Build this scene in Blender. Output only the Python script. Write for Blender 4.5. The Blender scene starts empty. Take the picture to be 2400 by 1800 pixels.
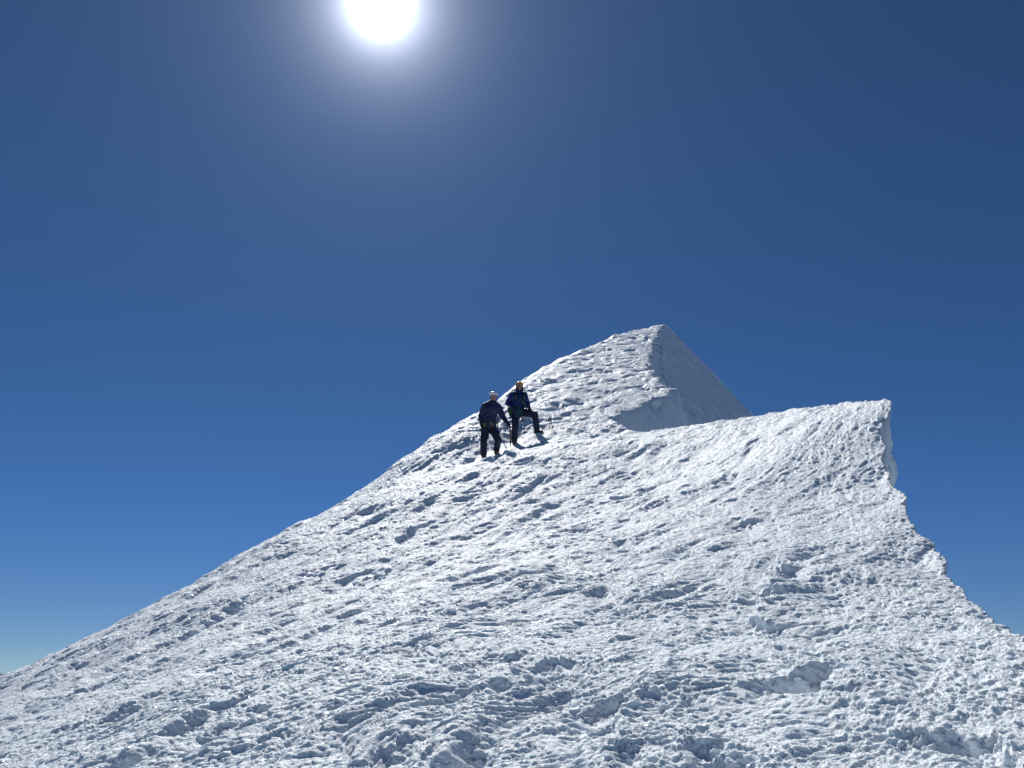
SSS = .25; GRID = (1400, 1750); EXPO = 0.25
import bpy, bmesh, math, random
import numpy as np
from mathutils import Vector, Matrix

scene = bpy.context.scene
COL = scene.collection
R = math.radians

# ------------------------------------------------------------------ camera
F_PX = 1884.0                     # focal length for the 2400 px wide photograph
PITCH = R(19.7)
CP, SP = math.cos(PITCH), math.sin(PITCH)

def ray(px, py):
    """unit direction of the sight line through a photograph pixel (eye at the origin)"""
    u, v = (px - 1200.0) / F_PX, (900.0 - py) / F_PX
    d = np.array([u, CP - SP * v, SP + CP * v])
    return d / np.linalg.norm(d)

def at(px, py, dist):
    return ray(px, py) * dist

cam_d = bpy.data.cameras.new('camera')
cam = bpy.data.objects.new('camera', cam_d)
COL.objects.link(cam)
cam.rotation_euler = (R(90) + PITCH, 0, 0)
cam_d.sensor_width = 36.0
cam_d.lens = 36.0 * F_PX / 2400.0
cam_d.clip_start = 0.05
cam_d.clip_end = 400000.0
scene.camera = cam

# ------------------------------------------------------------------ helpers
def tag(o, label=None, cat=None, group=None, kind=None):
    if label: o['label'] = label
    if cat: o['category'] = cat
    if group: o['group'] = group
    if kind: o['kind'] = kind
    return o

def principled(name, color, rough=0.6, **kw):
    m = bpy.data.materials.new(name)
    m.use_nodes = True
    b = m.node_tree.nodes['Principled BSDF']
    b.inputs['Base Color'].default_value = (*color, 1)
    b.inputs['Roughness'].default_value = rough
    for k, v in kw.items():
        b.inputs[k.replace('_', ' ')].default_value = v
    return m, m.node_tree, b

# ------------------------------------------------------------------ noise
def _hash(ix, iy, seed):
    h = ix.astype(np.uint32) * np.uint32(374761393) + iy.astype(np.uint32) * np.uint32(668265263) \
        + np.uint32((seed * 2246822519) & 0xffffffff)
    h = (h ^ (h >> np.uint32(13))) * np.uint32(1274126177)
    h = (h ^ (h >> np.uint32(16))) * np.uint32(2654435769)
    return h ^ (h >> np.uint32(15))

def h01(ix, iy, seed):
    return (_hash(ix, iy, seed) >> np.uint32(8)).astype(np.float32) * np.float32(1 / 16777216.0)

def perlin(x, y, seed):
    x0 = np.floor(x); y0 = np.floor(y)
    ix = x0.astype(np.int32); iy = y0.astype(np.int32)
    fx = (x - x0).astype(np.float32); fy = (y - y0).astype(np.float32)
    u = fx * fx * fx * (fx * (fx * 6 - 15) + 10)
    v = fy * fy * fy * (fy * (fy * 6 - 15) + 10)
    def g(dx, dy):
        a = h01(ix + dx, iy + dy, seed) * np.float32(2 * math.pi)
        return np.cos(a) * (fx - dx) + np.sin(a) * (fy - dy)
    a = g(0, 0); a += u * (g(1, 0) - a)
    b = g(0, 1); b += u * (g(1, 1) - b)
    return (a + v * (b - a)) * 1.5

def fbm(x, y, seed, n=4, gain=0.5):
    s = 0; amp = 1.0
    for i in range(n):
        s = s + amp * perlin(x * 2 ** i + 17.3 * i, y * 2 ** i - 9.1 * i, seed + i)
        amp *= gain
    return s

def lumps(a, b, seed, sharp=0.5):
    """field of rounded knobs, one per jittered cell, 0..1"""
    a0 = np.floor(a); b0 = np.floor(b)
    ia = a0.astype(np.int32); ib = b0.astype(np.int32)
    fa = (a - a0).astype(np.float32); fb = (b - b0).astype(np.float32)
    out = np.zeros_like(fa)
    for dx in (-1, 0, 1):
        for dy in (-1, 0, 1):
            jx = h01(ia + dx, ib + dy, seed); jy = h01(ia + dx, ib + dy, seed + 7)
            k = h01(ia + dx, ib + dy, seed + 13)
            rr = 0.45 + 0.5 * k
            ex = (fa - dx - jx) / rr; ey = (fb - dy - jy) / rr
            q = np.maximum(0, 1 - ex * ex - ey * ey) ** sharp * (0.45 + 0.55 * k)
            np.maximum(out, q, out=out)
    return out

def sstep(e0, e1, x):
    t = np.clip((x - e0) / (e1 - e0), 0, 1)
    return t * t * (3 - 2 * t)

# ------------------------------------------------------------------ the mountain's large shape
# left skyline of the slope (photo pixel, distance in metres)
SKY = [(0, 1594, 17), (206, 1497, 18), (412, 1395, 19), (651, 1253, 21), (825, 1170, 21.6), (900, 1118, 21.8),
       (1085, 1006, 25), (1160, 953, 26.8), (1231, 894, 29.8), (1324, 838, 35.5), (1400, 806, 41.5), (1465, 780, 45), (1552, 760, 49.1)]
# rim where the slope breaks off, from the summit along the arete, round the notch,
# along the near crest, down the right edge and on past the eye
RIM = [(1556, 758, 57.0), (1542, 775, 46.1), (1531, 814, 40.3), (1522, 861, 35.2), (1540, 876, 33.4), (1551, 897, 32.3), (1574, 899, 31.6),
       (1562, 925, 29.8), (1508, 945, 29.2), (1461, 961, 28.4), (1437, 979, 27.6), (1458, 999, 26.6), (1490, 1015, 22.7),
       (1540, 1008, 22.3), (1614, 1001, 21.5), (1689, 986, 20.3), (1777, 974, 18.7), (1850, 958, 17.2), (1960, 944, 15.0),
       (2055, 938, 13.4), (2086, 941, 13.0),
       (2064, 1020, 12.2), (2066, 1096, 11.2), (2090, 1139, 10.4), (2118, 1166, 9.8), (2127, 1221, 9.0), (2154, 1253, 8.5), (2192, 1286, 7.9),
       (2213, 1345, 7.2), (2246, 1383, 6.75), (2289, 1421, 6.3), (2322, 1470, 5.8), (2400, 1510, 5.3), (2560, 1590, 4.6)]
FEET = {'a': (1136, 1076, 20.5), 'b': (1168, 1062, 20.9), 'c': (1203, 1044, 22.0), 'd': (1262, 1021, 22.1)}
# the lit summit slope is one plane: its skyline and arete lie where the sight lines meet it
SUMMIT = [at(1562, 925, 29.8), at(1556, 758, 57.0), at(1231, 894, 29.8)]
def on_summit(px, py):
    n = np.cross(SUMMIT[1] - SUMMIT[0], SUMMIT[2] - SUMMIT[0]); r = ray(px, py)
    return float(n @ SUMMIT[0] / (n @ r))
SKY = [(x, y, on_summit(x, y) if x > 1000 and x != 1231 else d) for x, y, d in SKY]
RIM = [(x, y, on_summit(x, y) if i < 4 or i in (8, 9, 10, 11) else d) for i, (x, y, d) in enumerate(RIM)]
SUN_DIR = ray(893, 8)
def shadow_spot(head, dist, target_y):
    """where the sun's ray past a head comes down, at the height the photo shows the shadow's end"""
    H = at(head[0], head[1], dist)
    for t in np.arange(.5, 8, .01):
        q = H - SUN_DIR * t
        cy = q[1] * CP + q[2] * SP; v = -q[1] * SP + q[2] * CP
        if 900 - F_PX * v / cy > target_y: return q
SHADOWS = [shadow_spot((1156, 925), 21.0, 1062), shadow_spot((1217, 900), 22.3, 1046)]
ctrl = list(SHADOWS)
for px, py, d in SKY[:9]:
    p = at(px, py, d); ctrl.append(p)
    h = np.array([p[0], p[1]]); rh = np.linalg.norm(h); u = h / rh
    el = math.atan2(p[2], rh)
    for dd, drop in ((5, 2.6), (16, 9.0)):
        q = u * (rh + dd)
        ctrl.append(np.array([q[0], q[1], (rh + dd) * math.tan(el - R(drop))]))
for i, (px, py, d) in enumerate(RIM):
    if i in (0, 1, 2, 3, 5, 6, 8, 9, 11): continue
    ctrl.append(at(px, py, d))
for k in FEET:
    ctrl.append(at(*FEET[k]))
for c in [(0, 1800, 7.6), (500, 1800, 4.9), (1200, 1800, 3.75), (1800, 1800, 3.45), (2400, 1800, 3.4),
          (1300, 1300, 9.4), (1900, 1250, 8.7), (1290, 1010, 22.6), (700, 1400, 12.2), (300, 1600, 10.8),
          (1500, 1120, 15.5), (1420, 880, on_summit(1420, 880)), (1330, 900, on_summit(1330, 900)), (1280, 950, on_summit(1280, 950)), (1500, 880, on_summit(1500, 880)), (1440, 930, on_summit(1440, 930))]:
    ctrl.append(at(*c))
for c in [(0, 0.3, -1.62), (2.2, 0.3, -1.25), (-2.5, 0.3, -2.3), (0, -6, -3.6), (5, -6, -2.8), (-7, -6, -6.5), (-9, 3, -5.0), (-20, 2, -12.5), (0, -25, -12),
          (10, 5, 1.6), (13, 12, 5), (20, -4, 2), (16, 25, 8.0)]:
    ctrl.append(np.array(c, float))
CT = np.array(ctrl)

def tps_fit(P, lam=0.004):
    n = len(P)
    d = np.linalg.norm(P[:, None, :2] - P[None, :, :2], axis=2)
    K = np.where(d > 0, d * d * np.log(np.maximum(d, 1e-9)), 0) + lam * np.eye(n)
    A = np.zeros((n + 3, n + 3)); A[:n, :n] = K
    Q = np.c_[np.ones(n), P[:, :2]]
    A[:n, n:] = Q; A[n:, :n] = Q.T
    return np.linalg.solve(A, np.r_[P[:, 2], 0, 0, 0])
TW = tps_fit(CT)

def tps(x, y):
    n = len(CT)
    s = TW[n] + TW[n + 1] * x + TW[n + 2] * y
    for i in range(n):
        d2 = (x - CT[i, 0]) ** 2 + (y - CT[i, 1]) ** 2
        s = s + 0.5 * TW[i] * d2 * np.log(np.maximum(d2, 1e-12))
    return s

SP_ = [at(1562, 925, 29.8), at(1556, 758, 57.0), at(1231, 894, 29.8)]
SKYLINE = [at(*c) for c in SKY]
def slope_base(x, y):
    """the hand-measured lower slope carried into the summit plane, which rolls over at its left skyline"""
    n = np.cross(SP_[1] - SP_[0], SP_[2] - SP_[0])
    pl = SP_[0][2] - (n[0] * (x - SP_[0][0]) + n[1] * (y - SP_[0][1])) / n[2]
    d = np.full(np.shape(x), 1e9); sg = np.zeros(np.shape(x))
    line = [np.array([-40.0, 5.0])] + [p[:2] for p in SKYLINE] + [np.array([PK[0] + 14, PK[1] + 40])]
    for a, b in zip(line[:-1], line[1:]):
        e = b - a; t = np.clip(((x - a[0]) * e[0] + (y - a[1]) * e[1]) / (e @ e), 0, 1)
        dx, dy = x - a[0] - t * e[0], y - a[1] - t * e[1]; q = np.hypot(dx, dy); k = q < d
        d = np.where(k, q, d); sg = np.where(k, np.sign(e[0] * dy - e[1] * dx), sg)
    o = np.maximum(d * sg, 0)
    s_ = pl - 1.15 * (np.sqrt(o * o + .35 ** 2) - .35) - .01 * o * o
    q = np.maximum(y - PK[1] - .15 * (x - PK[0]), 0)
    s_ = s_ - 1.3 * (np.sqrt(q * q + .25 ** 2) - .25)
    w = sstep(22.5, 28.0, y)
    return tps(x, y) * (1 - w) + w * s_
RIM3 = [at(*c) for c in RIM]
PK = at(1556, 757, 57.0)
R1B = at(1551, 936, 37.0)
R2B = at(1777, 974, 67.0)
def plane(p, q, r):
    n = np.cross(q - p, r - p); n /= n[2]
    return lambda x, y: p[2] - (n[0] * (x - p[0]) + n[1] * (y - p[1]))
FACE = plane(PK, R1B, R2B)
BACK = plane(PK, R2B, PK + np.array([2.0, 9.0, -7.5]))
edge = [np.array([PK[0] + 14, PK[1] + 40])] + [p[:2] for p in RIM3] + [np.array([2.6, 0.6]), np.array([3.5, -8.0]), np.array([14.0, -60.0])]
edge_far = [np.array([-400.0, -60.0]), np.array([-400.0, 400.0]), np.array([100.0, 400.0])]
EDGE = np.array(edge); POLY = np.array(edge + edge_far)

def edge_dist(x, y):
    d = np.full(x.shape, 1e9, np.float32)
    for a, b in zip(EDGE[:-1], EDGE[1:]):
        e = b - a; L2 = e @ e
        t = np.clip(((x - a[0]) * e[0] + (y - a[1]) * e[1]) / L2, 0, 1)
        np.minimum(d, np.hypot(x - a[0] - t * e[0], y - a[1] - t * e[1]), out=d)
    ins = np.zeros(x.shape, bool)
    for a, b in zip(POLY, np.roll(POLY, -1, 0)):
        c = ((a[1] > y) != (b[1] > y))
        with np.errstate(divide='ignore', invalid='ignore'):
            xx = (b[0] - a[0]) * (y - a[1]) / (b[1] - a[1] + 1e-12) + a[0]
        ins ^= c & (x < xx)
    return np.where(ins, -d, d)

def raymarch(px, py):
    """where the sight line first meets the smooth slope: (x, y)"""
    d = ray(px, py); t = np.arange(2.0, 45, 0.02)
    z = slope_base(d[0] * t, d[1] * t)
    i = np.argmax(d[2] * t < z)
    return d[0] * t[i], d[1] * t[i], t[i]

# hollows seen in the photo: (px, py, length m, width m, depth m, heading deg in plan)
HOLLOWS = [
    (380, 1520, 2.4, .32, .20, 62), (610, 1540, 2.2, .30, .18, 55), (270, 1685, 1.3, .25, .12, 58), (60, 1742, 1.8, .30, .16, 55),
    (345, 1765, 1.6, .30, .18, 52), (490, 1572, .7, .28, .14, 40), (700, 1375, 1.5, .30, .14, 58), (560, 1420, 1.3, .25, .12, 60),
    (845, 1358, .9, .28, .14, 50), (1105, 1345, .7, .2, .10, 45), (1240, 1585, .42, .26, .20, 50), (1150, 1560, .35, .2, .10, 30),
    (1400, 1650, .40, .22, .16, 40), (1520, 1640, .36, .18, .15, 50), (1030, 1775, .36, .20, .18, 40), (1575, 1735, .22, .35, .14, 80),
    (860, 1790, .5, .12, .10, 60), (1320, 1250, .9, .25, .12, 40), (1545, 1185, .7, .28, .14, 45), (1735, 1228, .6, .25, .16, 40), (1610, 1300, .5, .25, .10, 40),
    (1690, 1130, .7, .28, .12, 30), (1360, 1190, .8, .25, .12, 45), (1100, 1300, .9, .22, .10, 50), (1868, 1592, .34, .24, .34, 10),
    (1905, 1300, .30, .14, .05, 10), (1790, 1400, .36, .22, .14, 20), (1830, 1400, .25, .14, .07, 20), (2260, 1720, .5, .14, .14, 125), (2320, 1770, .28, .16, .14, 120), (2180, 1715, .26, .15, .10, 150),
    (1180, 1420, .7, .18, .10, 45), (1000, 1450, .9, .2, .12, 52), (1440, 1420, .55, .18, .09, 40), (1660, 1480, .45, .2, .10, 40), (1625, 1770, .35, .2, .16, 60),
    (1395, 842, 1.6, .5, .16, 30), (2010, 1480, .4, .15, .06, 0), (2130, 1560, .4, .2, .07, 10), (2100, 1310, .5, .2, .07, 0), (820, 1180, 1.4, .3, .14, 62), (1000, 1110, 1.3, .3, .12, 60),
    (900, 1240, 1.2, .25, .12, 58), (1190, 1130, .9, .25, .10, 45), (1270, 1060, .8, .28, .10, 30)]
# step running down the right: the ground right of it stands prouder
STEP = [(1880, 1330), (1840, 1370), (1815, 1420), (1800, 1470), (1835, 1530), (1905, 1590), (1925, 1640), (1925, 1700), (1980, 1770), (2020, 1830)]
WIND = np.array([0.95, 0.31]); WIND /= np.linalg.norm(WIND)
def build_slope(n_az, n_r):
    az = np.concatenate([np.linspace(-180, -42, 50), np.linspace(-42, -35, 60)[1:], np.linspace(-35, 35, n_az)[1:], np.linspace(35, 42, 60)[1:], np.linspace(42, 180, 50)[1:]])
    az = np.radians(az)
    rr = np.concatenate([np.geomspace(.3, 2.7, 60), np.geomspace(2.7, 24, int(n_r * .66))[1:], np.geomspace(24, 70, int(n_r * .34))[1:], np.geomspace(70, 76, 30)[1:], np.geomspace(76, 420, 40)[1:]])
    A, Rr = np.meshgrid(az, rr, indexing='ij')
    X = (np.sin(A) * Rr); Y = (np.cos(A) * Rr)
    sh = X.shape
    T = np.empty(sh)
    for i in range(0, sh[0], 100):
        T[i:i + 100] = slope_base(X[i:i + 100], Y[i:i + 100])
    # ragged rim: the edge line wanders by a few centimetres
    wob = (0.035 * fbm(X * 2.3, Y * 2.3, 41, 4) + 0.04 * (.5 - lumps(X * 4.1, Y * 9.0, 44))) * (1 + 1.8 * sstep(20, 27, Rr)) + sstep(22, 25, Rr) * (.24 * perlin(X * 1.1, Y * 1.1, 47) + .14 * perlin(X * 2.9, Y * 2.9, 48))
    D = (edge_dist(X, Y) + wob * sstep(2, 6, Rr) - .025 * sstep(16, 12, Rr)).astype(np.float32)
    far = sstep(70, 100, Rr)
    cone = 2.0 - 0.75 * Rr
    T = np.minimum(T, 40) * (1 - far) + np.minimum(T, cone) * far
    out = D > 0
    # slope beyond the rim
    fz = np.minimum(FACE(X, Y), BACK(X, Y) + .35 * fbm(X * .5, Y * .5, 95, 4))
    kk = 150 - 146.8 * sstep(22.0, 24.5, Rr)                                 # the break is sheer near by, leans round the notch
    lip = np.where(D < .1, kk * D, kk * .1 + np.where(kk > 20, 1.3, 3.0) * (D - .1))
    low = T - lip
    Zo = np.minimum(T, np.maximum(fz, low))
    on_face = out & (fz > low)
    Z = np.where(out, Zo, T)
    # base normal
    def normals(X, Y, Z):
        P = np.stack([X, Y, Z], -1)
        du = np.gradient(P, axis=0); dv = np.gradient(P, axis=1)
        n = np.cross(dv, du); n /= np.linalg.norm(n, axis=-1, keepdims=True) + 1e-12
        n *= np.sign(n[..., 2:3])
        return n
    N = normals(X, Y, T)
    # wind coordinates, warped
    wx = X + 0.20 * perlin(X * 1.1, Y * 1.1, 3) + 0.05 * perlin(X * 4.1, Y * 4.1, 5)
    wy = Y + 0.20 * perlin(X * 1.1 + 9, Y * 1.1, 4) + 0.05 * perlin(X * 4.1 + 5, Y * 4.1, 6)
    a = wx * WIND[0] + wy * WIND[1]; b = -wx * WIND[1] + wy * WIND[0]
    ca, sa = math.cos(R(56)), math.sin(R(56))
    a2 = wx * ca + wy * sa; b2 = -wx * sa + wy * ca
    near = 1.0 - 0.0 * Rr
    rough = sstep(-.5, .5, fbm(X * .55 + 3, Y * .55, 60, 3))             # patches of coarser rime
    right = sstep(.12, .42, X / np.maximum(Y, .5))
    # broad swells and wind-cut troughs
    hgt = 0.07 * fbm(X * .38, Y * .38, 20, 3)
    tr = perlin(a2 * .55, b2 * 1.9, 25) + .5 * perlin(a2 * 1.2, b2 * 4.2, 26)
    hgt += (-0.095 * sstep(.1, .95, tr) + .04 * sstep(.1, .8, -tr)) * (1 - .6 * right)
    pit = np.zeros(sh, np.float32)
    lg = fbm(a2 * .9, b2 * 2.0, 28, 4, .6); lg2 = fbm(a2 * 2.2, b2 * 4.2, 29, 4, .6)
    hgt += .015 * sstep(-.16, .10, lg) * (1 - .3 * right) + .008 * sstep(-.12, .12, lg2)
    for px, py, ln, wd, dep, hd in HOLLOWS:
        x0, y0, t = raymarch(px, py)
        c, s = math.sin(R(90 - hd)), math.cos(R(90 - hd))
        ux, uy = X - x0, Y - y0
        m = (np.abs(ux) < ln * 1.6) & (np.abs(uy) < ln * 1.6)
        ux, uy = ux[m], uy[m]
        p = (ux * c + uy * s) / (ln * .5); q = (-ux * s + uy * c) / (wd * .5)
        w = .85 * fbm(X[m] * 1.1 / wd, Y[m] * 1.1 / wd, int(px), 4)
        rad = np.sqrt(p * p + q * q) + w
        k = sstep(1.5, .2, rad)
        hgt[m] -= dep * (.33 if t < 7 else .42 if t < 14 else .22) * k; pit[m] = np.maximum(pit[m], k)
    # the step at right
    sp = np.array([raymarch(*q)[:2] for q in STEP])
    m = (X > -1) & (X < 6) & (Y > 1) & (Y < 14)
    xs, ys = X[m], Y[m]
    best = np.full(xs.shape, 1e9); sgn = np.zeros(xs.shape)
    for p, q in zip(sp[:-1], sp[1:]):
        e = q - p; L2 = e @ e
        tt = np.clip(((xs - p[0]) * e[0] + (ys - p[1]) * e[1]) / L2, 0, 1)
        dx, dy = xs - p[0] - tt * e[0], ys - p[1] - tt * e[1]
        dd = np.hypot(dx, dy); cr = e[0] * dy - e[1] * dx
        k = dd < best
        best[k] = dd[k]; sgn[k] = np.sign(cr[k])
    sd = best * sgn
    fl = lumps(a[m] * 2.0, b[m] * 7.5, 77, .45)
    edge_ = sd + .16 * (fl - .5) + .22 * fbm(xs * 1.8, ys * 1.8, 78, 4)
    ok = sstep(3.6, 5.0, ys) * (.35 + .65 * sstep(-.3, .35, perlin(xs * 1.9, ys * 1.9, 79))) * sstep(9.0, 7.2, ys)
    hgt[m] += (.040 * sstep(-.12, .10, edge_) * np.exp(-np.maximum(sd, 0) / .7)
               + .060 * fl * sstep(-.14, .08, edge_) * np.exp(-np.maximum(sd, 0) / .35)
               - .030 * sstep(-.45, -.05, sd) * sstep(.03, -.03, edge_)) * ok
    # rime knobs and feathers, three sizes; the small ones stop where the mesh cannot carry them
    l1 = lumps(a * 3.2, b * 8.2, 101, .6)
    l1b = lumps(a * 6.2 + 4, b * 14.5, 105, .6)
    l2 = lumps(a * 11.5 + 3, b * 29.0, 102, .6)
    l3 = lumps(a * 24.0 + .8 * perlin(X * 6, Y * 6, 9), b * 52.0, 103, .6)
    l4 = lumps(a * 50.0, b * 88.0, 104, .7)
    patch = sstep(-.6, .5, fbm(X * 1.3, Y * 1.3, 62, 3))
    f3 = 1 - sstep(16, 34, Rr); f4 = 1 - sstep(6, 12, Rr)
    fr_ = 1 + .7 * sstep(8, 18, Rr)
    hgt += (.002 + .015 * rough * patch) * fr_ * l1 * (1 - .6 * right)
    m = right > 0
    xm, ym = wx[m], wy[m]
    def mixr(l, fx, fy, seed):                     # rounder popcorn knobs towards the right edge
        l[m] += right[m] * (lumps(xm * fx, ym * fy, seed, .5) - l[m])
    mixr(l1b, 7.5, 11.0, 111); mixr(l2, 15.0, 21.0, 112); mixr(l3, 29.0, 38.0, 113)
    kn = 1 + .6 * pit
    hgt += (.003 + .010 * rough) * kn * fr_ * l1b * (.35 + .65 * patch)
    hgt += (.008 + .008 * patch) * kn * l2
    hgt += .0120 * l3 * (.45 + .55 * f3)
    hgt += .0070 * l4 * f4
    hgt += (.0065 * perlin(a * 2.6, b * 31.0, 121) * f3 + .0045 * perlin(a * 6.0 + 3, b * 66.0, 122) * f4) * (1 - .6 * right)   # wind strata
    hgt -= .030 + .030 * (fr_ - 1)                                     # keep the mean surface where the outline was measured
    SET = [(*f, e, .36) for f, e in zip(FEET.values(), (.03, .065, .04, .085))] + [(1296.5, 1009, 22.6, .02, .2), (1196.6, 1048, 20.42, -.07, .13)]
    for c_ in SET:                                  # trodden flat under each boot
        p = at(*c_[:3]); lift = float(p[2] - slope_base(p[:1], p[1:2])[0]) + c_[3]; k_ = np.exp(-((X - p[0]) ** 2 + (Y - p[1] + .12) ** 2) / c_[4] ** 2); hgt = hgt * (1 - k_) + lift / .86 * k_
    hgt = .86 * hgt
    # the shaded face and the breaks stay smooth, with wind ripples
    on = sstep(.25, -.05, D)
    onw = np.where(D < .25, on, 0)
    rc, rs = math.cos(R(20)), math.sin(R(20))
    fv = Z; fu = X * .8 + Y * .6
    rip = .045 * fbm((fu * rc - fv * rs) * .5, (fu * rs + fv * rc) * 3.0, 90, 4, .6) + .02 * perlin((fu * rc - fv * rs) * 1.7, (fu * rs + fv * rc) * 9, 92)
    rip = np.where(on_face, 1.2 * rip, .10 * fbm(X * 1.1, (Y + Z) * 1.1, 93, 3))
    hgt = hgt * onw
    B = normals(X, Y, Z)
    wgt = sstep(0, .5, D)
    nx = N[..., 0] * hgt + B[..., 0] * rip * wgt
    ny = N[..., 1] * hgt + B[..., 1] * rip * wgt
    nz = N[..., 2] * hgt + B[..., 2] * rip * wgt
    lean = .65 * (hgt + .02) * onw * (1 - sstep(30, 60, Rr))
    X2 = X + nx - WIND[0] * lean; Y2 = Y + ny - WIND[1] * lean
    Z2 = Z + nz
    under = np.where(out & ~on_face, np.clip(T - Z, 0, 14) * .34, 0) * sstep(23.0, 21.0, Rr)   # the near break is undercut
    X2 = X2 - under; Y2 = Y2 - .3 * under
    return X2, Y2, Z2, D

def grid_mesh(name, X, Y, Z, attrs=None):
    n, m = X.shape
    co = np.stack([X, Y, Z], -1).astype(np.float32).reshape(-1)
    me = bpy.data.meshes.new(name)
    i = np.arange(n * m, dtype=np.int32).reshape(n, m)
    q = np.stack([i[:-1, :-1], i[:-1, 1:], i[1:, 1:], i[1:, :-1]], -1)[..., ::-1].reshape(-1)
    nf = len(q) // 4
    me.vertices.add(n * m); me.loops.add(nf * 4); me.polygons.add(nf)
    me.vertices.foreach_set('co', co)
    me.loops.foreach_set('vertex_index', q)
    me.polygons.foreach_set('loop_start', np.arange(0, nf * 4, 4, dtype=np.int32))
    me.polygons.foreach_set('use_smooth', np.ones(nf, bool))
    for k, v in (attrs or {}).items():
        at_ = me.attributes.new(k, 'FLOAT', 'POINT')
        at_.data.foreach_set('value', v.astype(np.float32).reshape(-1))
    me.update(calc_edges=True)
    return me

# ------------------------------------------------------------------ snow material
snow, nt, bs = principled('snow', (.835, .90, .95), .45)
bs.inputs['IOR'].default_value = 1.31
bs.inputs['Specular IOR Level'].default_value = .2
bs.inputs['Subsurface Weight'].default_value = SSS
bs.inputs['Subsurface Radius'].default_value = (.62, .88, 1.0)
bs.inputs['Subsurface Scale'].default_value = .04
N_, L_ = nt.nodes, nt.links
geo = N_.new('ShaderNodeTexCoord')
n1 = N_.new('ShaderNodeTexNoise'); n1.inputs['Scale'].default_value = 55; n1.inputs['Detail'].default_value = 4; n1.inputs['Roughness'].default_value = .65
v1 = N_.new('ShaderNodeTexVoronoi'); v1.inputs['Scale'].default_value = 160
L_.new(geo.outputs['Object'], n1.inputs['Vector']); L_.new(geo.outputs['Object'], v1.inputs['Vector'])
mx = N_.new('ShaderNodeMath'); mx.operation = 'MULTIPLY_ADD'; mx.inputs[1].default_value = -.35
L_.new(v1.outputs['Distance'], mx.inputs[0]); L_.new(n1.outputs['Fac'], mx.inputs[2])
bp = N_.new('ShaderNodeBump'); bp.inputs['Strength'].default_value = .8; bp.inputs['Distance'].default_value = .012
atn = N_.new('ShaderNodeAttribute'); atn.attribute_name = 'smooth_ice'
inv = N_.new('ShaderNodeMath'); inv.operation = 'MULTIPLY_ADD'; inv.inputs[1].default_value = -.75; inv.inputs[2].default_value = .8
L_.new(atn.outputs['Fac'], inv.inputs[0]); L_.new(inv.outputs[0], bp.inputs['Strength'])
L_.new(mx.outputs[0], bp.inputs['Height']); L_.new(bp.outputs['Normal'], bs.inputs['Normal'])
n2 = N_.new('ShaderNodeTexNoise'); n2.inputs['Scale'].default_value = 26; n2.inputs['Detail'].default_value = 3; n2.inputs['Roughness'].default_value = .6
L_.new(geo.outputs['Object'], n2.inputs['Vector'])
bp2 = N_.new('ShaderNodeBump'); bp2.inputs['Distance'].default_value = .022; L_.new(inv.outputs[0], bp2.inputs['Strength'])
L_.new(n2.outputs['Fac'], bp2.inputs['Height']); L_.new(bp2.outputs['Normal'], bp.inputs['Normal'])
# a few crystals turn a bare facet to the light and glint
vr = N_.new('ShaderNodeTexVoronoi'); vr.inputs['Scale'].default_value = 60
L_.new(geo.outputs['Object'], vr.inputs['Vector'])
sx = N_.new('ShaderNodeSeparateColor'); L_.new(vr.outputs['Color'], sx.inputs[0])
gl = N_.new('ShaderNodeMath'); gl.operation = 'LESS_THAN'; gl.inputs[1].default_value = .055; L_.new(sx.outputs[0], gl.inputs[0])
rm = N_.new('ShaderNodeMapRange'); rm.inputs['To Min'].default_value = .55; rm.inputs['To Max'].default_value = .16; L_.new(gl.outputs[0], rm.inputs['Value'])
L_.new(rm.outputs[0], bs.inputs['Roughness'])
vc = N_.new('ShaderNodeVectorMath'); vc.operation = 'SUBTRACT'; vc.inputs[1].default_value = (.5, .5, .5)
vr2 = N_.new('ShaderNodeTexWhiteNoise'); L_.new(vr.outputs['Position'], vr2.inputs['Vector']); L_.new(vr2.outputs['Color'], vc.inputs[0])
vs_ = N_.new('ShaderNodeVectorMath'); vs_.operation = 'SCALE'; L_.new(vc.outputs[0], vs_.inputs[0])
g14 = N_.new('ShaderNodeMath'); g14.operation = 'MULTIPLY'; g14.inputs[1].default_value = 1.4; L_.new(gl.outputs[0], g14.inputs[0]); L_.new(g14.outputs[0], vs_.inputs['Scale'])
va = N_.new('ShaderNodeVectorMath'); va.operation = 'ADD'; L_.new(bp.outputs['Normal'], va.inputs[0]); L_.new(vs_.outputs[0], va.inputs[1])
vn = N_.new('ShaderNodeVectorMath'); vn.operation = 'NORMALIZE'; L_.new(va.outputs[0], vn.inputs[0]); L_.new(vn.outputs[0], bs.inputs['Normal'])

X2, Y2, Z2, D2 = build_slope(*GRID)
slope = bpy.data.objects.new('snow_slope', grid_mesh('snow_slope', X2, Y2, Z2, {'smooth_ice': sstep(0, .3, D2)}))
COL.objects.link(slope); slope.data.materials.append(snow)
tag(slope, 'wind-carved white rime snow slope rising to a pointed summit', kind='structure')
# ------------------------------------------------------------------ sky and sun
SUN_EL = math.asin(SUN_DIR[2]); SUN_AZ = math.atan2(SUN_DIR[0], SUN_DIR[1])
world = bpy.data.worlds.new('World'); scene.world = world
world.use_nodes = True
wt = world.node_tree; wn, wl = wt.nodes, wt.links
bg = wn['Background']
sky = wn.new('ShaderNodeTexSky'); sky.sky_type = 'NISHITA'; sky.sun_disc = False
sky.sun_elevation = SUN_EL; sky.sun_rotation = SUN_AZ
sky.altitude = 5500; sky.air_density = .8; sky.dust_density = .3; sky.ozone_density = 4.0
bg.inputs['Strength'].default_value = .0505
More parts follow.
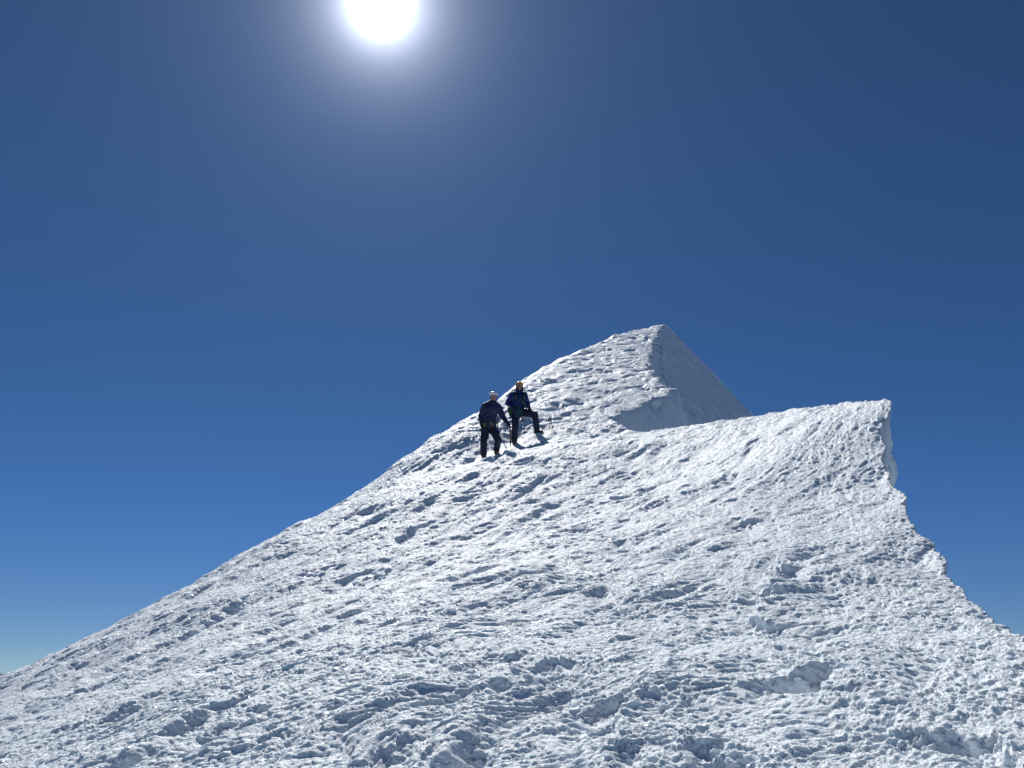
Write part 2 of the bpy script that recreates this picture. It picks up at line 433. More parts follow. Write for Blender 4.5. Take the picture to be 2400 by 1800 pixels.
# the sun itself and the bright sky right round it
tc = wn.new('ShaderNodeTexCoord')
dot = wn.new('ShaderNodeVectorMath'); dot.operation = 'DOT_PRODUCT'; dot.inputs[1].default_value = tuple(SUN_DIR)
nrm = wn.new('ShaderNodeVectorMath'); nrm.operation = 'NORMALIZE'
wl.new(tc.outputs['Generated'], nrm.inputs[0]); wl.new(nrm.outputs[0], dot.inputs[0])
ac = wn.new('ShaderNodeMath'); ac.operation = 'ARCCOSINE'; wl.new(dot.outputs['Value'], ac.inputs[0])
def glow(width, amp):
    a = wn.new('ShaderNodeMath'); a.operation = 'DIVIDE'; a.inputs[1].default_value = width; wl.new(ac.outputs[0], a.inputs[0])
    b = wn.new('ShaderNodeMath'); b.operation = 'POWER'; b.inputs[1].default_value = 2; wl.new(a.outputs[0], b.inputs[0])
    c = wn.new('ShaderNodeMath'); c.operation = 'ADD'; c.inputs[1].default_value = 1; wl.new(b.outputs[0], c.inputs[0])
    d = wn.new('ShaderNodeMath'); d.operation = 'POWER'; d.inputs[1].default_value = -1.2; wl.new(c.outputs[0], d.inputs[0])
    e = wn.new('ShaderNodeMath'); e.operation = 'MULTIPLY'; e.inputs[1].default_value = amp; wl.new(d.outputs[0], e.inputs[0])
    return e
g1 = glow(R(1.25), 95.0); g2 = glow(R(4.5), .6); g3 = glow(R(22.0), .62)
ga = wn.new('ShaderNodeMath'); ga.operation = 'ADD'; wl.new(g1.outputs[0], ga.inputs[0]); wl.new(g2.outputs[0], ga.inputs[1])
gc = wn.new('ShaderNodeVectorMath'); gc.operation = 'SCALE'; gc.inputs[0].default_value = (.90, .95, 1.12); gd = wn.new('ShaderNodeVectorMath'); gd.operation = 'SCALE'; gd.inputs[0].default_value = (.45, .85, 1.3); wl.new(g3.outputs[0], gd.inputs['Scale'])
wl.new(ga.outputs[0], gc.inputs['Scale'])
sm = wn.new('ShaderNodeVectorMath'); sm.operation = 'ADD'
tint = wn.new('ShaderNodeVectorMath'); tint.operation = 'MULTIPLY'; 
sxyz = wn.new('ShaderNodeSeparateXYZ'); wl.new(nrm.outputs[0], sxyz.inputs[0])
mr = wn.new('ShaderNodeMapRange'); mr.inputs['From Min'].default_value = 0; mr.inputs['From Max'].default_value = .2; mr.interpolation_type = 'SMOOTHSTEP'
wl.new(sxyz.outputs['Z'], mr.inputs['Value'])
tmx = wn.new('ShaderNodeMix'); tmx.data_type = 'RGBA'; tmx.inputs['A'].default_value = (.74, .82, .86, 1); tmx.inputs['B'].default_value = (.59, .97, 1.22, 1)
wl.new(mr.outputs[0], tmx.inputs['Factor']); wl.new(tmx.outputs['Result'], tint.inputs[1])
wl.new(sky.outputs['Color'], tint.inputs[0]); wl.new(tint.outputs[0], sm.inputs[0]); wl.new(gc.outputs[0], sm.inputs[1]); sm2 = wn.new('ShaderNodeVectorMath'); sm2.operation = 'ADD'; wl.new(sm.outputs[0], sm2.inputs[0]); wl.new(gd.outputs[0], sm2.inputs[1]); wl.new(sm2.outputs[0], bg.inputs['Color'])

sun_d = bpy.data.lights.new('sun', 'SUN'); sun_d.energy = 4.2; sun_d.angle = R(.53); sun_d.color = (1.0, .98, .95)
sun = bpy.data.objects.new('sun', sun_d); COL.objects.link(sun)
sun.rotation_euler = Vector(SUN_DIR).to_track_quat('Z', 'Y').to_euler()

scene.view_settings.view_transform = 'Standard'; scene.view_settings.look = 'None'
scene.view_settings.exposure = EXPO; scene.view_settings.gamma = 1
scene.render.engine = 'CYCLES'
scene.cycles.max_bounces = 9; scene.cycles.diffuse_bounces = 7; scene.cycles.glossy_bounces = 3; scene.cycles.transmission_bounces = 4
scene.cycles.use_denoising = True
# ------------------------------------------------------------------ the country far below
def far_land():
    rng = np.random.default_rng(5)
    ang = np.linspace(0, 2 * math.pi, 361)
    rad = np.concatenate([[1.0], np.geomspace(600, 90000, 60)])
    A, Q = np.meshgrid(ang, rad, indexing='ij')
    X, Y = np.sin(A) * Q, np.cos(A) * Q
    Z = -1100 + 380 * fbm(X / 9000, Y / 9000, 301, 5) * sstep(1500, 9000, Q)
    Z = np.minimum(Z, -500)
    return X, Y, Z
Xv, Yv, Zv = far_land()
land_m, lnt, lb = principled('far_land', (.24, .26, .26), .9)
ln = lnt.nodes.new('ShaderNodeTexNoise'); ln.inputs['Scale'].default_value = .0006; ln.inputs['Detail'].default_value = 6
lr = lnt.nodes.new('ShaderNodeValToRGB'); lr.color_ramp.elements[0].color = (.07, .11, .14, 1); lr.color_ramp.elements[1].color = (.33, .38, .43, 1)
lr.color_ramp.elements[0].position = .38; lr.color_ramp.elements[1].position = .6
lc = lnt.nodes.new('ShaderNodeTexCoord')
lnt.links.new(lc.outputs['Object'], ln.inputs['Vector']); lnt.links.new(ln.outputs['Fac'], lr.inputs['Fac']); lnt.links.new(lr.outputs['Color'], lb.inputs['Base Color'])
land = bpy.data.objects.new('valley_floor', grid_mesh('valley_floor', Xv, Yv, Zv)); COL.objects.link(land); land.data.materials.append(land_m)
tag(land, 'mottled blue-grey lowland far below the mountain', kind='structure')
# a low blue range on the left horizon
def far_hills():
    az = np.radians(np.linspace(-75, -20, 221)); w = np.linspace(0, 1, 40)
    A, Wd = np.meshgrid(az, w, indexing='ij')
    Q = 46000 + 9000 * Wd
    X, Y = np.sin(A) * Q, np.cos(A) * Q
    top = -160 + 240 * np.exp(-((np.degrees(A) + 31.9) / 1.1) ** 2) + 200 * fbm(np.degrees(A) / 5.0, A * 0 + 3, 311, 4) * sstep(-33, -36, np.degrees(A))
    Z = -1150 + (1150 + top) * np.sin(Wd * math.pi) ** .8 + 120 * fbm(X / 1500, Y / 1500, 312, 3) * np.sin(Wd * math.pi)
    return X, Y, Z
hill_m, _, _ = principled('far_hill', (.06, .085, .11), .95)
hills = bpy.data.objects.new('distant_hills', grid_mesh('distant_hills', *far_hills())); COL.objects.link(hills); hills.data.materials.append(hill_m)
tag(hills, 'low dark blue hills on the far left horizon', kind='structure')
# ------------------------------------------------------------------ climbers and their gear
def ground(x, y):
    return float(tps(np.array([x]), np.array([y]))[0])

class Frame:
    """turns a place in the close-up of the photo plus a depth (m, away from the eye) into a world point"""
    def __init__(s, px, py, dist):
        p = at(px, py, dist); s.h = math.hypot(p[0], p[1]); s.origin = Vector(p)
        s.right = Vector((p[1], -p[0], 0)).normalized(); s.away = Vector((p[0], p[1], 0)).normalized()
    def __call__(s, zx, zy, y=0.0):
        r = ray(1080 + zx / 6.91, 860 + zy / 6.91)
        # meet the upright plane that stands y metres behind the foot
        t = (s.h + y) / (r[0] * s.away.x + r[1] * s.away.y)
        return Vector(r * t)

UP = Vector((0, 0, 1))
def basis(d):
    d = d.normalized()
    a = d.cross(UP)
    if a.length < 1e-3: a = d.cross(Vector((1, 0, 0)))
    a.normalize()
    return a, d.cross(a).normalized(), d

def cone(bm, p, q, r0, r1, seg=14, flat=None):
    """closed tapered limb with round ends"""
    p, q = Vector(p), Vector(q)
    if (q - p).length < 1e-5: q = p + Vector((0, 0, 1e-3))
    a, b, d = basis(q - p)
    rings = []
    for k in range(5):
        t = math.pi / 2 * (1 - k / 4.0)
        rings.append((p - d * (r0 * math.sin(t)), r0 * math.cos(t)))
    for k in range(5):
        t = math.pi / 2 * (k / 4.0)
        rings.append((q + d * (r1 * math.sin(t)), r1 * math.cos(t)))
    vs = []
    for c, r in rings:
        r = max(r, 1e-4)
        vs.append([bm.verts.new(c + (a * math.cos(2 * math.pi * i / seg) + b * math.sin(2 * math.pi * i / seg)) * r) for i in range(seg)])
    for u, v in zip(vs[:-1], vs[1:]):
        for i in range(seg):
            bm.faces.new((u[i], u[(i + 1) % seg], v[(i + 1) % seg], v[i]))
    bm.faces.new(vs[0][::-1]); bm.faces.new(vs[-1])

def ball(bm, c, rx, ry, rz, fr=None, rot=None):
    """ellipsoid with its own axes (right, away, up)"""
    ax = (fr.right, fr.away, UP) if fr else (Vector((1, 0, 0)), Vector((0, 1, 0)), UP)
    if rot is not None: ax = [rot @ v for v in ax]
    m = Matrix.Identity(4)
    for i, (v, r) in enumerate(zip(ax, (rx, ry, rz))):
        for j in range(3): m[j][i] = v[j] * r
    m.translation = Vector(c)
    bmesh.ops.create_icosphere(bm, subdivisions=3, radius=1.0, matrix=m)

def tube(bm, pts, r, seg=8, smooth=4):
    pts = [Vector(p) for p in pts]
    if smooth and len(pts) > 2:                     # Catmull-Rom
        o = []
        P = [pts[0] * 2 - pts[1]] + pts + [pts[-1] * 2 - pts[-2]]
        for i in range(1, len(P) - 2):
            for k in range(smooth):
                t = k / smooth
                o.append(.5 * ((2 * P[i]) + (P[i + 1] - P[i - 1]) * t + (2 * P[i - 1] - 5 * P[i] + 4 * P[i + 1] - P[i + 2]) * t * t
                               + (3 * P[i] - P[i - 1] - 3 * P[i + 1] + P[i + 2]) * t ** 3))
        o.append(pts[-1]); pts = o
    vs = []
    n = len(pts)
    a = None
    for i, p in enumerate(pts):
        d = (pts[min(i + 1, n - 1)] - pts[max(i - 1, 0)]).normalized()
        if a is None: a = basis(d)[0]
        a = (a - d * a.dot(d)).normalized(); b = d.cross(a)
        rr = r[i * (len(r) - 1) // max(n - 1, 1)] if isinstance(r, (list, tuple)) else r
        vs.append([bm.verts.new(p + (a * math.cos(2 * math.pi * k / seg) + b * math.sin(2 * math.pi * k / seg)) * rr) for k in range(seg)])
    for u, v in zip(vs[:-1], vs[1:]):
        for i in range(seg): bm.faces.new((u[i], u[(i + 1) % seg], v[(i + 1) % seg], v[i]))
    bm.faces.new(vs[0][::-1]); bm.faces.new(vs[-1])

def finish(name, bm, mat, origin, parent=None, voxel=None, smooth=0, fold=0.0):
    """one mesh object; voxel fuses overlapping shapes into one continuous skin"""
    bmesh.ops.recalc_face_normals(bm, faces=bm.faces)
    me = bpy.data.meshes.new(name); bm.to_mesh(me); bm.free()
    o = bpy.data.objects.new(name, me); COL.objects.link(o)
    if voxel:
        m = o.modifiers.new('fuse', 'REMESH'); m.mode = 'VOXEL'; m.voxel_size = voxel; m.use_smooth_shade = True
        if smooth:
            m = o.modifiers.new('soften', 'SMOOTH'); m.iterations = smooth; m.factor = .5
        dg = bpy.context.evaluated_depsgraph_get(); dg.update()
        new = bpy.data.meshes.new_from_object(o.evaluated_get(dg))
        o.modifiers.clear(); o.data = new; bpy.data.meshes.remove(me); me = new; me.name = name
    if fold:
        n = len(me.vertices); co = np.empty(n * 3, np.float32); no = np.empty(n * 3, np.float32)
        me.vertices.foreach_get('co', co); me.vertices.foreach_get('normal', no)
        co = co.reshape(-1, 3); no = no.reshape(-1, 3)
        f = fbm(co[:, 0] * 6 + co[:, 2] * 3, co[:, 2] * 15 + co[:, 1] * 6, 400, 3)
        co += no * (fold * f)[:, None]
        me.vertices.foreach_set('co', co.reshape(-1))
    me.transform(Matrix.Translation(-Vector(origin)))
    for p in me.polygons: p.use_smooth = True
    me.materials.clear(); me.materials.append(mat)
    o.location = origin
    if parent is not None:
        o.parent = parent; o.location = (0, 0, 0)
    return o

def fabric(name, col, rough=.75, scale=220, amount=.25):
    m, t, b = principled(name, col, rough)
    n = t.nodes.new('ShaderNodeTexNoise'); n.inputs['Scale'].default_value = scale; n.inputs['Detail'].default_value = 3
    n2 = t.nodes.new('ShaderNodeTexNoise'); n2.inputs['Scale'].default_value = 14
    c = t.nodes.new('ShaderNodeTexCoord'); t.links.new(c.outputs['Object'], n.inputs['Vector']); t.links.new(c.outputs['Object'], n2.inputs['Vector'])
    bu = t.nodes.new('ShaderNodeBump'); bu.inputs['Strength'].default_value = amount; bu.inputs['Distance'].default_value = .004
    t.links.new(n.outputs['Fac'], bu.inputs['Height']); t.links.new(bu.outputs['Normal'], b.inputs['Normal'])
    mx = t.nodes.new('ShaderNodeMix'); mx.data_type = 'RGBA'; mx.inputs['A'].default_value = (*[v * .8 for v in col], 1); mx.inputs['B'].default_value = (*[min(1, v * 1.25) for v in col], 1)
    t.links.new(n2.outputs['Fac'], mx.inputs['Factor']); t.links.new(mx.outputs['Result'], b.inputs['Base Color'])
    return m
M_SKIN = fabric('sunburnt_skin', (.42, .20, .14), .5, 90, .1)
M_NAVY = fabric('navy_shell', (.017, .028, .080), .6)
M_PANTS = fabric('dark_trouser_cloth', (.011, .016, .046), .7)
M_BLUE = fabric('blue_shell', (.007, .028, .15), .55)
M_DARK = fabric('black_cloth', (.010, .011, .018), .8)
M_BOOT = fabric('dark_boot_leather', (.022, .016, .016), .5)
M_ORANGE = fabric('orange_trim', (.20, .075, .012), .5)
M_TEAL = fabric('teal_rope', (.009, .055, .085), .8, 500, .6)
M_GREEN = fabric('green_sack_cloth', (.03, .12, .035), .7)
M_WHITE = principled('white_helmet_shell', (.78, .78, .78), .18)[0]
M_YELLOW = principled('yellow_helmet_shell', (.72, .36, .015), .16)[0]
M_LENS = principled('dark_lens', (.01, .012, .02), .08)[0]
M_MIRROR = principled('mirrored_lens', (.55, .60, .62), .12, Metallic=.8)[0]
M_FRAME = principled('white_frame', (.75, .76, .76), .3)[0]
M_STEEL = principled('grey_steel', (.30, .31, .33), .35, Metallic=.9)[0]
M_BLACK = principled('black_plastic', (.012, .012, .014), .4)[0]
M_SHAFT = principled('orange_red_shaft', (.42, .075, .025), .4)[0]
M_CORD = fabric('dark_cord', (.03, .03, .04), .8)
M_RED = principled('red_metal', (.5, .03, .02), .3, Metallic=.5)[0]
M_GOLD = principled('yellow_metal', (.6, .5, .08), .3, Metallic=.5)[0]

def hand_shapes(bm, wrist, tip_dir, palm_n, thumb_dir, k=1.0, curl=.5, grow=0.0):
    """palm, four unequal bent fingers and a thumb from its side"""
    f = tip_dir.normalized(); n = palm_n.normalized(); s = f.cross(n).normalized()
    if s.dot(thumb_dir) < 0: s = -s                  # s points to the thumb side
    for i in range(4):
        off = (.030 - .020 * i) * k
        cone(bm, wrist + s * off * .7 + f * .01, wrist + s * off + f * .082 * k, .017 * k + grow, .013 * k + grow, 8)
    for i, L in enumerate((.072, .080, .074, .058)):
        p = wrist + s * ((.031 - .0205 * i) * k) + f * .086 * k
        d = f; r = (.0092 if i < 3 else .008) * k + grow
        for j, part in enumerate((.45, .32, .23)):
            ang = curl * (.75 if j == 0 else 1.0) * (1 + .06 * i)
            d = (d * math.cos(ang) + n * math.sin(ang)).normalized() if j == 0 else (d * math.cos(ang) + (n * d.dot(f) - f * d.dot(n)).normalized() * math.sin(ang)).normalized()
            q = p + d * (L * part * k)
            cone(bm, p, q, r, r * .9, 7); p = q; r *= .93
    t0 = wrist + s * .030 * k + f * .025 * k
    t1 = t0 + (s * .75 + f * .6 + n * .25).normalized() * .042 * k
    t2 = t1 + (f * .8 + s * .15 + n * (.3 + .5 * curl)).normalized() * .032 * k
    cone(bm, t0, t1, .014 * k + grow, .0115 * k + grow, 8); cone(bm, t1, t2, .0115 * k + grow, .0095 * k + grow, 8)

def head_shapes(bm, c, fr, yaw=0.0, tilt=0.0):
    """skull, jaw, brow, nose, lips, ears; c is the middle of the head"""
    rot = Matrix.Rotation(yaw, 3, 'Z') @ Matrix.Rotation(tilt, 3, fr.right)
    X, Yb, Z = rot @ fr.right, rot @ fr.away, rot @ UP
    P = lambda x, y, z: c + X * x + Yb * y + Z * z
    ball(bm, P(0, .010, .035), .076, .096, .090, fr, rot)
    ball(bm, P(0, -.018, -.045), .060, .068, .072, fr, rot)
    ball(bm, P(0, -.050, -.092), .030, .026, .024, fr, rot)          # chin
    ball(bm, P(0, -.078, .022), .052, .018, .014, fr, rot)           # brow
    for sgn in (-1, 1):
        ball(bm, P(sgn * .040, -.066, -.020), .022, .020, .020, fr, rot)     # cheek
        ball(bm, P(sgn * .078, .012, -.012), .010, .020, .032, fr, rot)      # ear
        ball(bm, P(sgn * .030, -.078, .004), .013, .012, .010, fr, rot)      # closed lids behind the glasses
    cone(bm, P(0, -.088, .012), P(0, -.112, -.026), .010, .015, 8)           # nose
    ball(bm, P(0, -.084, -.058), .026, .012, .006, fr, rot); ball(bm, P(0, -.082, -.069), .022, .012, .007, fr, rot)   # lips
    return P, rot

def helmet(bm, P, fr, rot):
    ball(bm, P(0, .012, .052), .112, .128, .098, fr, rot)
    geom = [v for v in bm.verts if (rot.inverted() @ (v.co - P(0, 0, 0))).dot(UP) < (.022 if (rot.inverted() @ (v.co - P(0, 0, 0))).dot(fr.away) < .03 else -.02)]
    bmesh.ops.delete(bm, geom=geom, context='VERTS')
    ex = bmesh.ops.solidify(bm, geom=bm.faces[:], thickness=.012)

def glasses(fr, P, rot, parent, org, lens, frame):
    bm = bmesh.new()
    for sgn in (-1, 1):
        ring = [P(sgn * .036 + .031 * math.cos(t), -.104 + .012 * abs(math.cos(t)) * (1 if sgn * math.cos(t) > 0 else .2), .008 + .020 * math.sin(t)) for t in np.linspace(0, 2 * math.pi, 17)]
        tube(bm, ring, .0055, 6, 0)
        tube(bm, [P(sgn * .068, -.092, .012), P(sgn * .082, -.03, .014), P(sgn * .080, .03, .006)], .005, 6)
    tube(bm, [P(-.007, -.106, .010), P(.007, -.106, .010)], .005, 6, 0)
    g = finish('sunglasses', bm, frame, org, parent)
    for sgn in (-1, 1):
        bm = bmesh.new(); ball(bm, P(sgn * .036, -.100, .008), .030, .008, .019, fr, rot)
        finish('lens', bm, lens, org, g)
    return g

def boot(fr, ankle, toe, heel_drop, org, parent, trim):
    d = (toe - ankle); d.z = 0; d.normalize(); s = d.cross(UP).normalized()
    sole = ankle.z - heel_drop
    bm = bmesh.new()
    A = lambda f, l, z: Vector((ankle.x, ankle.y, sole)) + d * f + s * l + UP * z
    cone(bm, A(-.055, 0, .045), A(.03, 0, .05), .042, .045); cone(bm, A(.03, 0, .05), A(.165, 0, .040), .047, .038)
    cone(bm, A(-.02, 0, .07), A(-.015, 0, .20), .055, .060)
    cone(bm, A(.05, 0, .08), A(.0, 0, .12), .045, .055)
    b = finish('boot', bm, M_BOOT, org, parent, .010, 3)
    bm = bmesh.new()                                              # welt and crampon
    for l in (-1, 1):
        tube(bm, [A(-.095, l * .02, .018), A(-.06, l * .042, .016), A(.03, l * .046, .015), A(.12, l * .044, .016), A(.20, l * .015, .02)], .0075, 6)
    tube(bm, [A(.20, .016, .02), A(.20, -.016, .02)], .010, 6); tube(bm, [A(-.095, .02, .018), A(-.095, -.02, .018)], .010, 6)
    tube(bm, [A(.11, -.042, .03), A(.12, 0, .082), A(.11, .042, .03)], .007, 6)
    for f, l in ((-.08, .03), (-.08, -.03), (.03, .045), (.03, -.045), (.12, .042), (.12, -.042)):
        cone(bm, A(f, l, .012), A(f, l, -.030), .006, .002, 6)
    for l in (-.02, .02): cone(bm, A(.19, l, .015), A(.245, l, .0), .006, .002, 6)
    finish('crampon', bm, trim, org, b, .0045, 0)
    return b

def climber(fr, J, name_label, helm_mat, helm_name, jacket_mat, lens, frame, hands, yaw, trim, girth=1.0):
    org = fr.origin
    # the body: one continuous skin
    bm = bmesh.new()
    P, rot = head_shapes(bm, J['head'], fr, yaw)
    cone(bm, J['head'] + Vector((0, 0, -.06)) + fr.away * .02, J['neck'], .056, .062)
    cone(bm, J['neck'], J['chest'], .09, .135); cone(bm, J['chest'], J['belly'], .145, .130); cone(bm, J['belly'], J['pelvis'], .135, .145)
    for k in 'LR':
        cone(bm, J['chest'] + UP * .12, J['sh' + k], .075, .058); cone(bm, J['sh' + k], J['el' + k], .056, .042); cone(bm, J['el' + k], J['wr' + k], .040, .027)
        hand_shapes(bm, J['wr' + k], *hands[k])
        cone(bm, J['pelvis'], J['hip' + k], .11, .092); cone(bm, J['hip' + k], J['kn' + k], .088, .058); cone(bm, J['kn' + k], J['an' + k], .056, .038)
        dh = J['toe' + k] - J['an' + k]; dh.z = 0
        cone(bm, J['an' + k] - UP * .02, J['an' + k] - UP * (J['drop' + k] - .045) + dh.normalized() * .12, .036, .026)
    body = finish('person', bm, M_SKIN, org, None, .0065, 1)
    tag(body, name_label, 'person', 'climbers standing on the snow slope')
    # jacket
    bm = bmesh.new(); g = girth
    cone(bm, J['neck'] - UP * .01, J['chest'], .115 * g, .168 * g); cone(bm, J['chest'], J['belly'], .180 * g, .175 * g)
    cone(bm, J['belly'], J['pelvis'] - UP * .02, .175 * g, .180 * g)
    for k, s in (('L', -1), ('R', 1)):
        ball(bm, J['chest'] + fr.right * (s * .09) - fr.away * .02, .11, .13, .17, fr)
        ball(bm, J['pelvis'] + fr.right * (s * .07) + UP * .02, .13, .15, .14, fr)
        cone(bm, J['chest'] + UP * .14 + fr.right * s * .06, J['sh' + k], .105, .092)
        cone(bm, J['sh' + k], J['el' + k], .092, .074); cone(bm, J['el' + k], J['wr' + k] + (J['el' + k] - J['wr' + k]).normalized() * .02, .072, .048)
    for i in range(12):                                             # stand-up collar
        t = 2 * math.pi * i / 12
        c = J['neck'] + fr.right * (.082 * math.cos(t)) + fr.away * (.082 * math.sin(t) + .01)
        cone(bm, c - UP * .05, c + UP * (.035 + .025 * math.sin(t)), .030, .022, 8)
    finish('jacket', bm, jacket_mat, org, body, .014, 3, .010)
    # trousers
    bm = bmesh.new()
    ball(bm, (J['hipL'] + J['hipR']) * .5 + UP * .04, .185, .150, .13, fr)
    for k in 'LR':
        cone(bm, J['hip' + k] + UP * .03, J['kn' + k], .122, .090); cone(bm, J['kn' + k], J['an' + k] + (J['kn' + k] - J['an' + k]).normalized() * .03, .092, .082)
        cone(bm, J['an' + k] + (J['kn' + k] - J['an' + k]).normalized() * .16, J['an' + k] + (J['kn' + k] - J['an' + k]).normalized() * .02, .088, .086)
    finish('trousers', bm, M_PANTS, org, body, .014, 3, .010)
    for k in 'LR':
        boot(fr, J['an' + k], J['toe' + k], J['drop' + k], org, body, trim)
        bm = bmesh.new(); hand_shapes(bm, J['wr' + k], *hands[k], 0.0045) if len(hands[k]) == 5 else None
        d = (J['el' + k] - J['wr' + k]).normalized()
        cone(bm, J['wr' + k] + d * .07, J['wr' + k], .042, .036)
        finish('glove', bm, M_DARK, org, body, .007, 1)
    # helmet
    bm = bmesh.new(); helmet(bm, P, fr, rot)
    h = finish('helmet', bm, helm_mat, org, body); h['label'] = helm_name
    for s in (-1, 1):
        bm = bmesh.new(); tube(bm, [P(s * .101, -.055, .070), P(s * .104, -.01, .088), P(s * .098, .05, .098)], .011, 8)
        finish('vent', bm, M_BLACK, org, h)
    bm = bmesh.new()
    for s in (-1, 1):
        tube(bm, [P(s * .100, -.01, .025), P(s * .086, -.02, -.05), P(s * .05, -.045, -.112), P(0, -.055, -.122)], .006, 6)
    finish('chin_strap', bm, M_BLACK, org, h)
    glasses(fr, P, rot, body, org, lens, frame)
    # harness
    bm = bmesh.new()
    c = J['pelvis'] + UP * .02
    ring = lambda c, ra, rb, dz=0, n=20: [c + fr.right * (ra * math.cos(t)) + fr.away * (rb * math.sin(t)) + UP * dz * math.cos(t) for t in np.linspace(0, 2 * math.pi, n + 1)]
    tube(bm, ring(c, .200, .175), .017, 8, 0)
    for k in 'LR':
        d = J['kn' + k] - J['hip' + k]; a, b, dd = basis(d); m = J['hip' + k] + d * .22
        tube(bm, [m + a * (.122 * math.cos(t)) + b * (.122 * math.sin(t)) for t in np.linspace(0, 2 * math.pi, 17)], .014, 8, 0)
        tube(bm, [c - fr.away * .17, m - fr.away * .115], .010, 6, 0)
    hs = finish('harness', bm, M_DARK, org, body)
    return body, hs, P, rot

def ice_axe(label, head, spike, pick_dir, shaft_mat, leash=None, group='ice axes of the climbers'):
    d = (spike - head).normalized(); pd = (pick_dir - d * pick_dir.dot(d)).normalized()
    root = bpy.data.objects.new('ice_axe', None); COL.objects.link(root); root.location = spike; root.empty_display_size = .1
    tag(root, label, 'ice axe', group)
    bm = bmesh.new(); tube(bm, [head, head + d * ((spike - head).length - .07)], .0135, 10, 0)
    finish('shaft', bm, shaft_mat, spike, root)
    bm = bmesh.new(); cone(bm, spike - d * .09, spike + d * .03, .013, .003, 8)
    finish('spike', bm, M_STEEL, spike, root)
    bm = bmesh.new()
    tube(bm, [head + d * .02, head - d * .012], .017, 8, 0)
    tube(bm, [head - d * .004, head + pd * .07, head + pd * .125 + d * .018, head + pd * .165 + d * .045], [.014, .011, .008, .003], 8)
    tube(bm, [head - d * .004, head - pd * .05, head - pd * .095 + d * .008], [.013, .017, .022], 8)
    finish('axe_head', bm, M_STEEL, spike, root)
    bm = bmesh.new(); tube(bm, [head + d * ((spike - head).length * .62), head + d * ((spike - head).length * .85)], .0165, 10, 0)
    finish('grip', bm, M_BLACK, spike, root)
    if leash:
        bm = bmesh.new(); tube(bm, leash, .007, 6); finish('leash', bm, M_CORD, spike, root)
    return root

# ---- left climber: white helmet, navy jacket, axe in hand
A = Frame(1136, 1076, 20.5)
JA = dict(head=A(531, 487, -.03), neck=A(517, 580, .03), chest=A(487, 700, .04), belly=A(465, 830, .05), pelvis=A(452, 925, .06),
          shL=A(385, 640, .07), elL=A(325, 800, .12), wrL=A(330, 930, .02), shR=A(602, 640, .04), elR=A(684, 810, .02), wrR=A(768, 922, -.12),
          hipL=A(402, 985, .06), knL=A(372, 1205, -.06), anL=A(368, 1425, .04), toeL=A(402, 1470, -.18),
          hipR=A(505, 985, .06), knR=A(606, 1185, -.08), anR=A(573, 1352, .10), toeR=A(606, 1392, -.14), dropL=.09, dropR=.09)
AXE_TOP = A(799, 962, -.19)
hA = {'L': (A(336, 1010, -.03) - A(330, 930, .02), A.right * .9 - A.away * .3, -A.away, 1.0, .45),
      'R': ((A(800, 946, -.18) - A(768, 922, -.12)), -UP * .9 + A.right * .2, -A.away, 1.0, 1.15)}
pa, harA, PA, rA = climber(A, JA, 'person in navy jacket, white helmet and white sunglasses with one hand on an ice axe', M_WHITE, 'white climbing helmet', M_NAVY, M_LENS, M_FRAME, hA, 0.06, M_ORANGE)
bm = bmesh.new()                                                    # folded-down hood
for i in range(9):
    t = math.pi * (i / 8.0) * 1.1 - .15
    c = JA['neck'] + A.right * (.115 * math.cos(t)) + A.away * (.09 + .05 * math.sin(t)) + UP * (-.01 + .04 * math.sin(t))
    ball(bm, c, .055, .055, .062, A)
finish('hood', bm, M_NAVY, A.origin, pa, .014, 2, .008)
def slings(frame, har, strands, mat, org, r=.009):
    for s in strands:
        bm = bmesh.new(); tube(bm, [frame(*p) for p in s], r, 6); finish('sling', bm, mat, org, har)
slings(A, harA, [[(385, 940, -.14), (370, 990, -.15), (372, 1055, -.14), (400, 1062, -.14), (412, 1000, -.14), (405, 945, -.14)], [(400, 940, -.14), (430, 965, -.16), (470, 970, -.17), (500, 955, -.16)],
                 [(500, 945, -.15), (550, 975, -.16), (600, 1030, -.15), (632, 1075, -.13)], [(520, 940, -.15), (565, 985, -.16), (618, 1045, -.14)]], M_TEAL, A.origin)
for x, y, m in ((380, 938, M_GOLD), (500, 955, M_RED), (490, 915, M_GOLD), (530, 935, M_STEEL)):
    bm = bmesh.new(); c = A(x, y, -.16)
    tube(bm, [c + A.right * (.020 * math.cos(t)) + UP * (.045 * math.sin(t)) for t in np.linspace(0, 2 * math.pi, 13)], .007, 6, 0)
    finish('carabiner', bm, m, A.origin, harA)
ice_axe('orange-shafted ice axe planted upright under the gloved hand of the white-helmeted climber', AXE_TOP, A(806, 1300, -.14), A.right * .3 - A.away, M_SHAFT,
        [A(801, 990, -.19), A(775, 1000, -.17), A(762, 1025, -.16), A(775, 1040, -.17), A(800, 1010, -.19)])

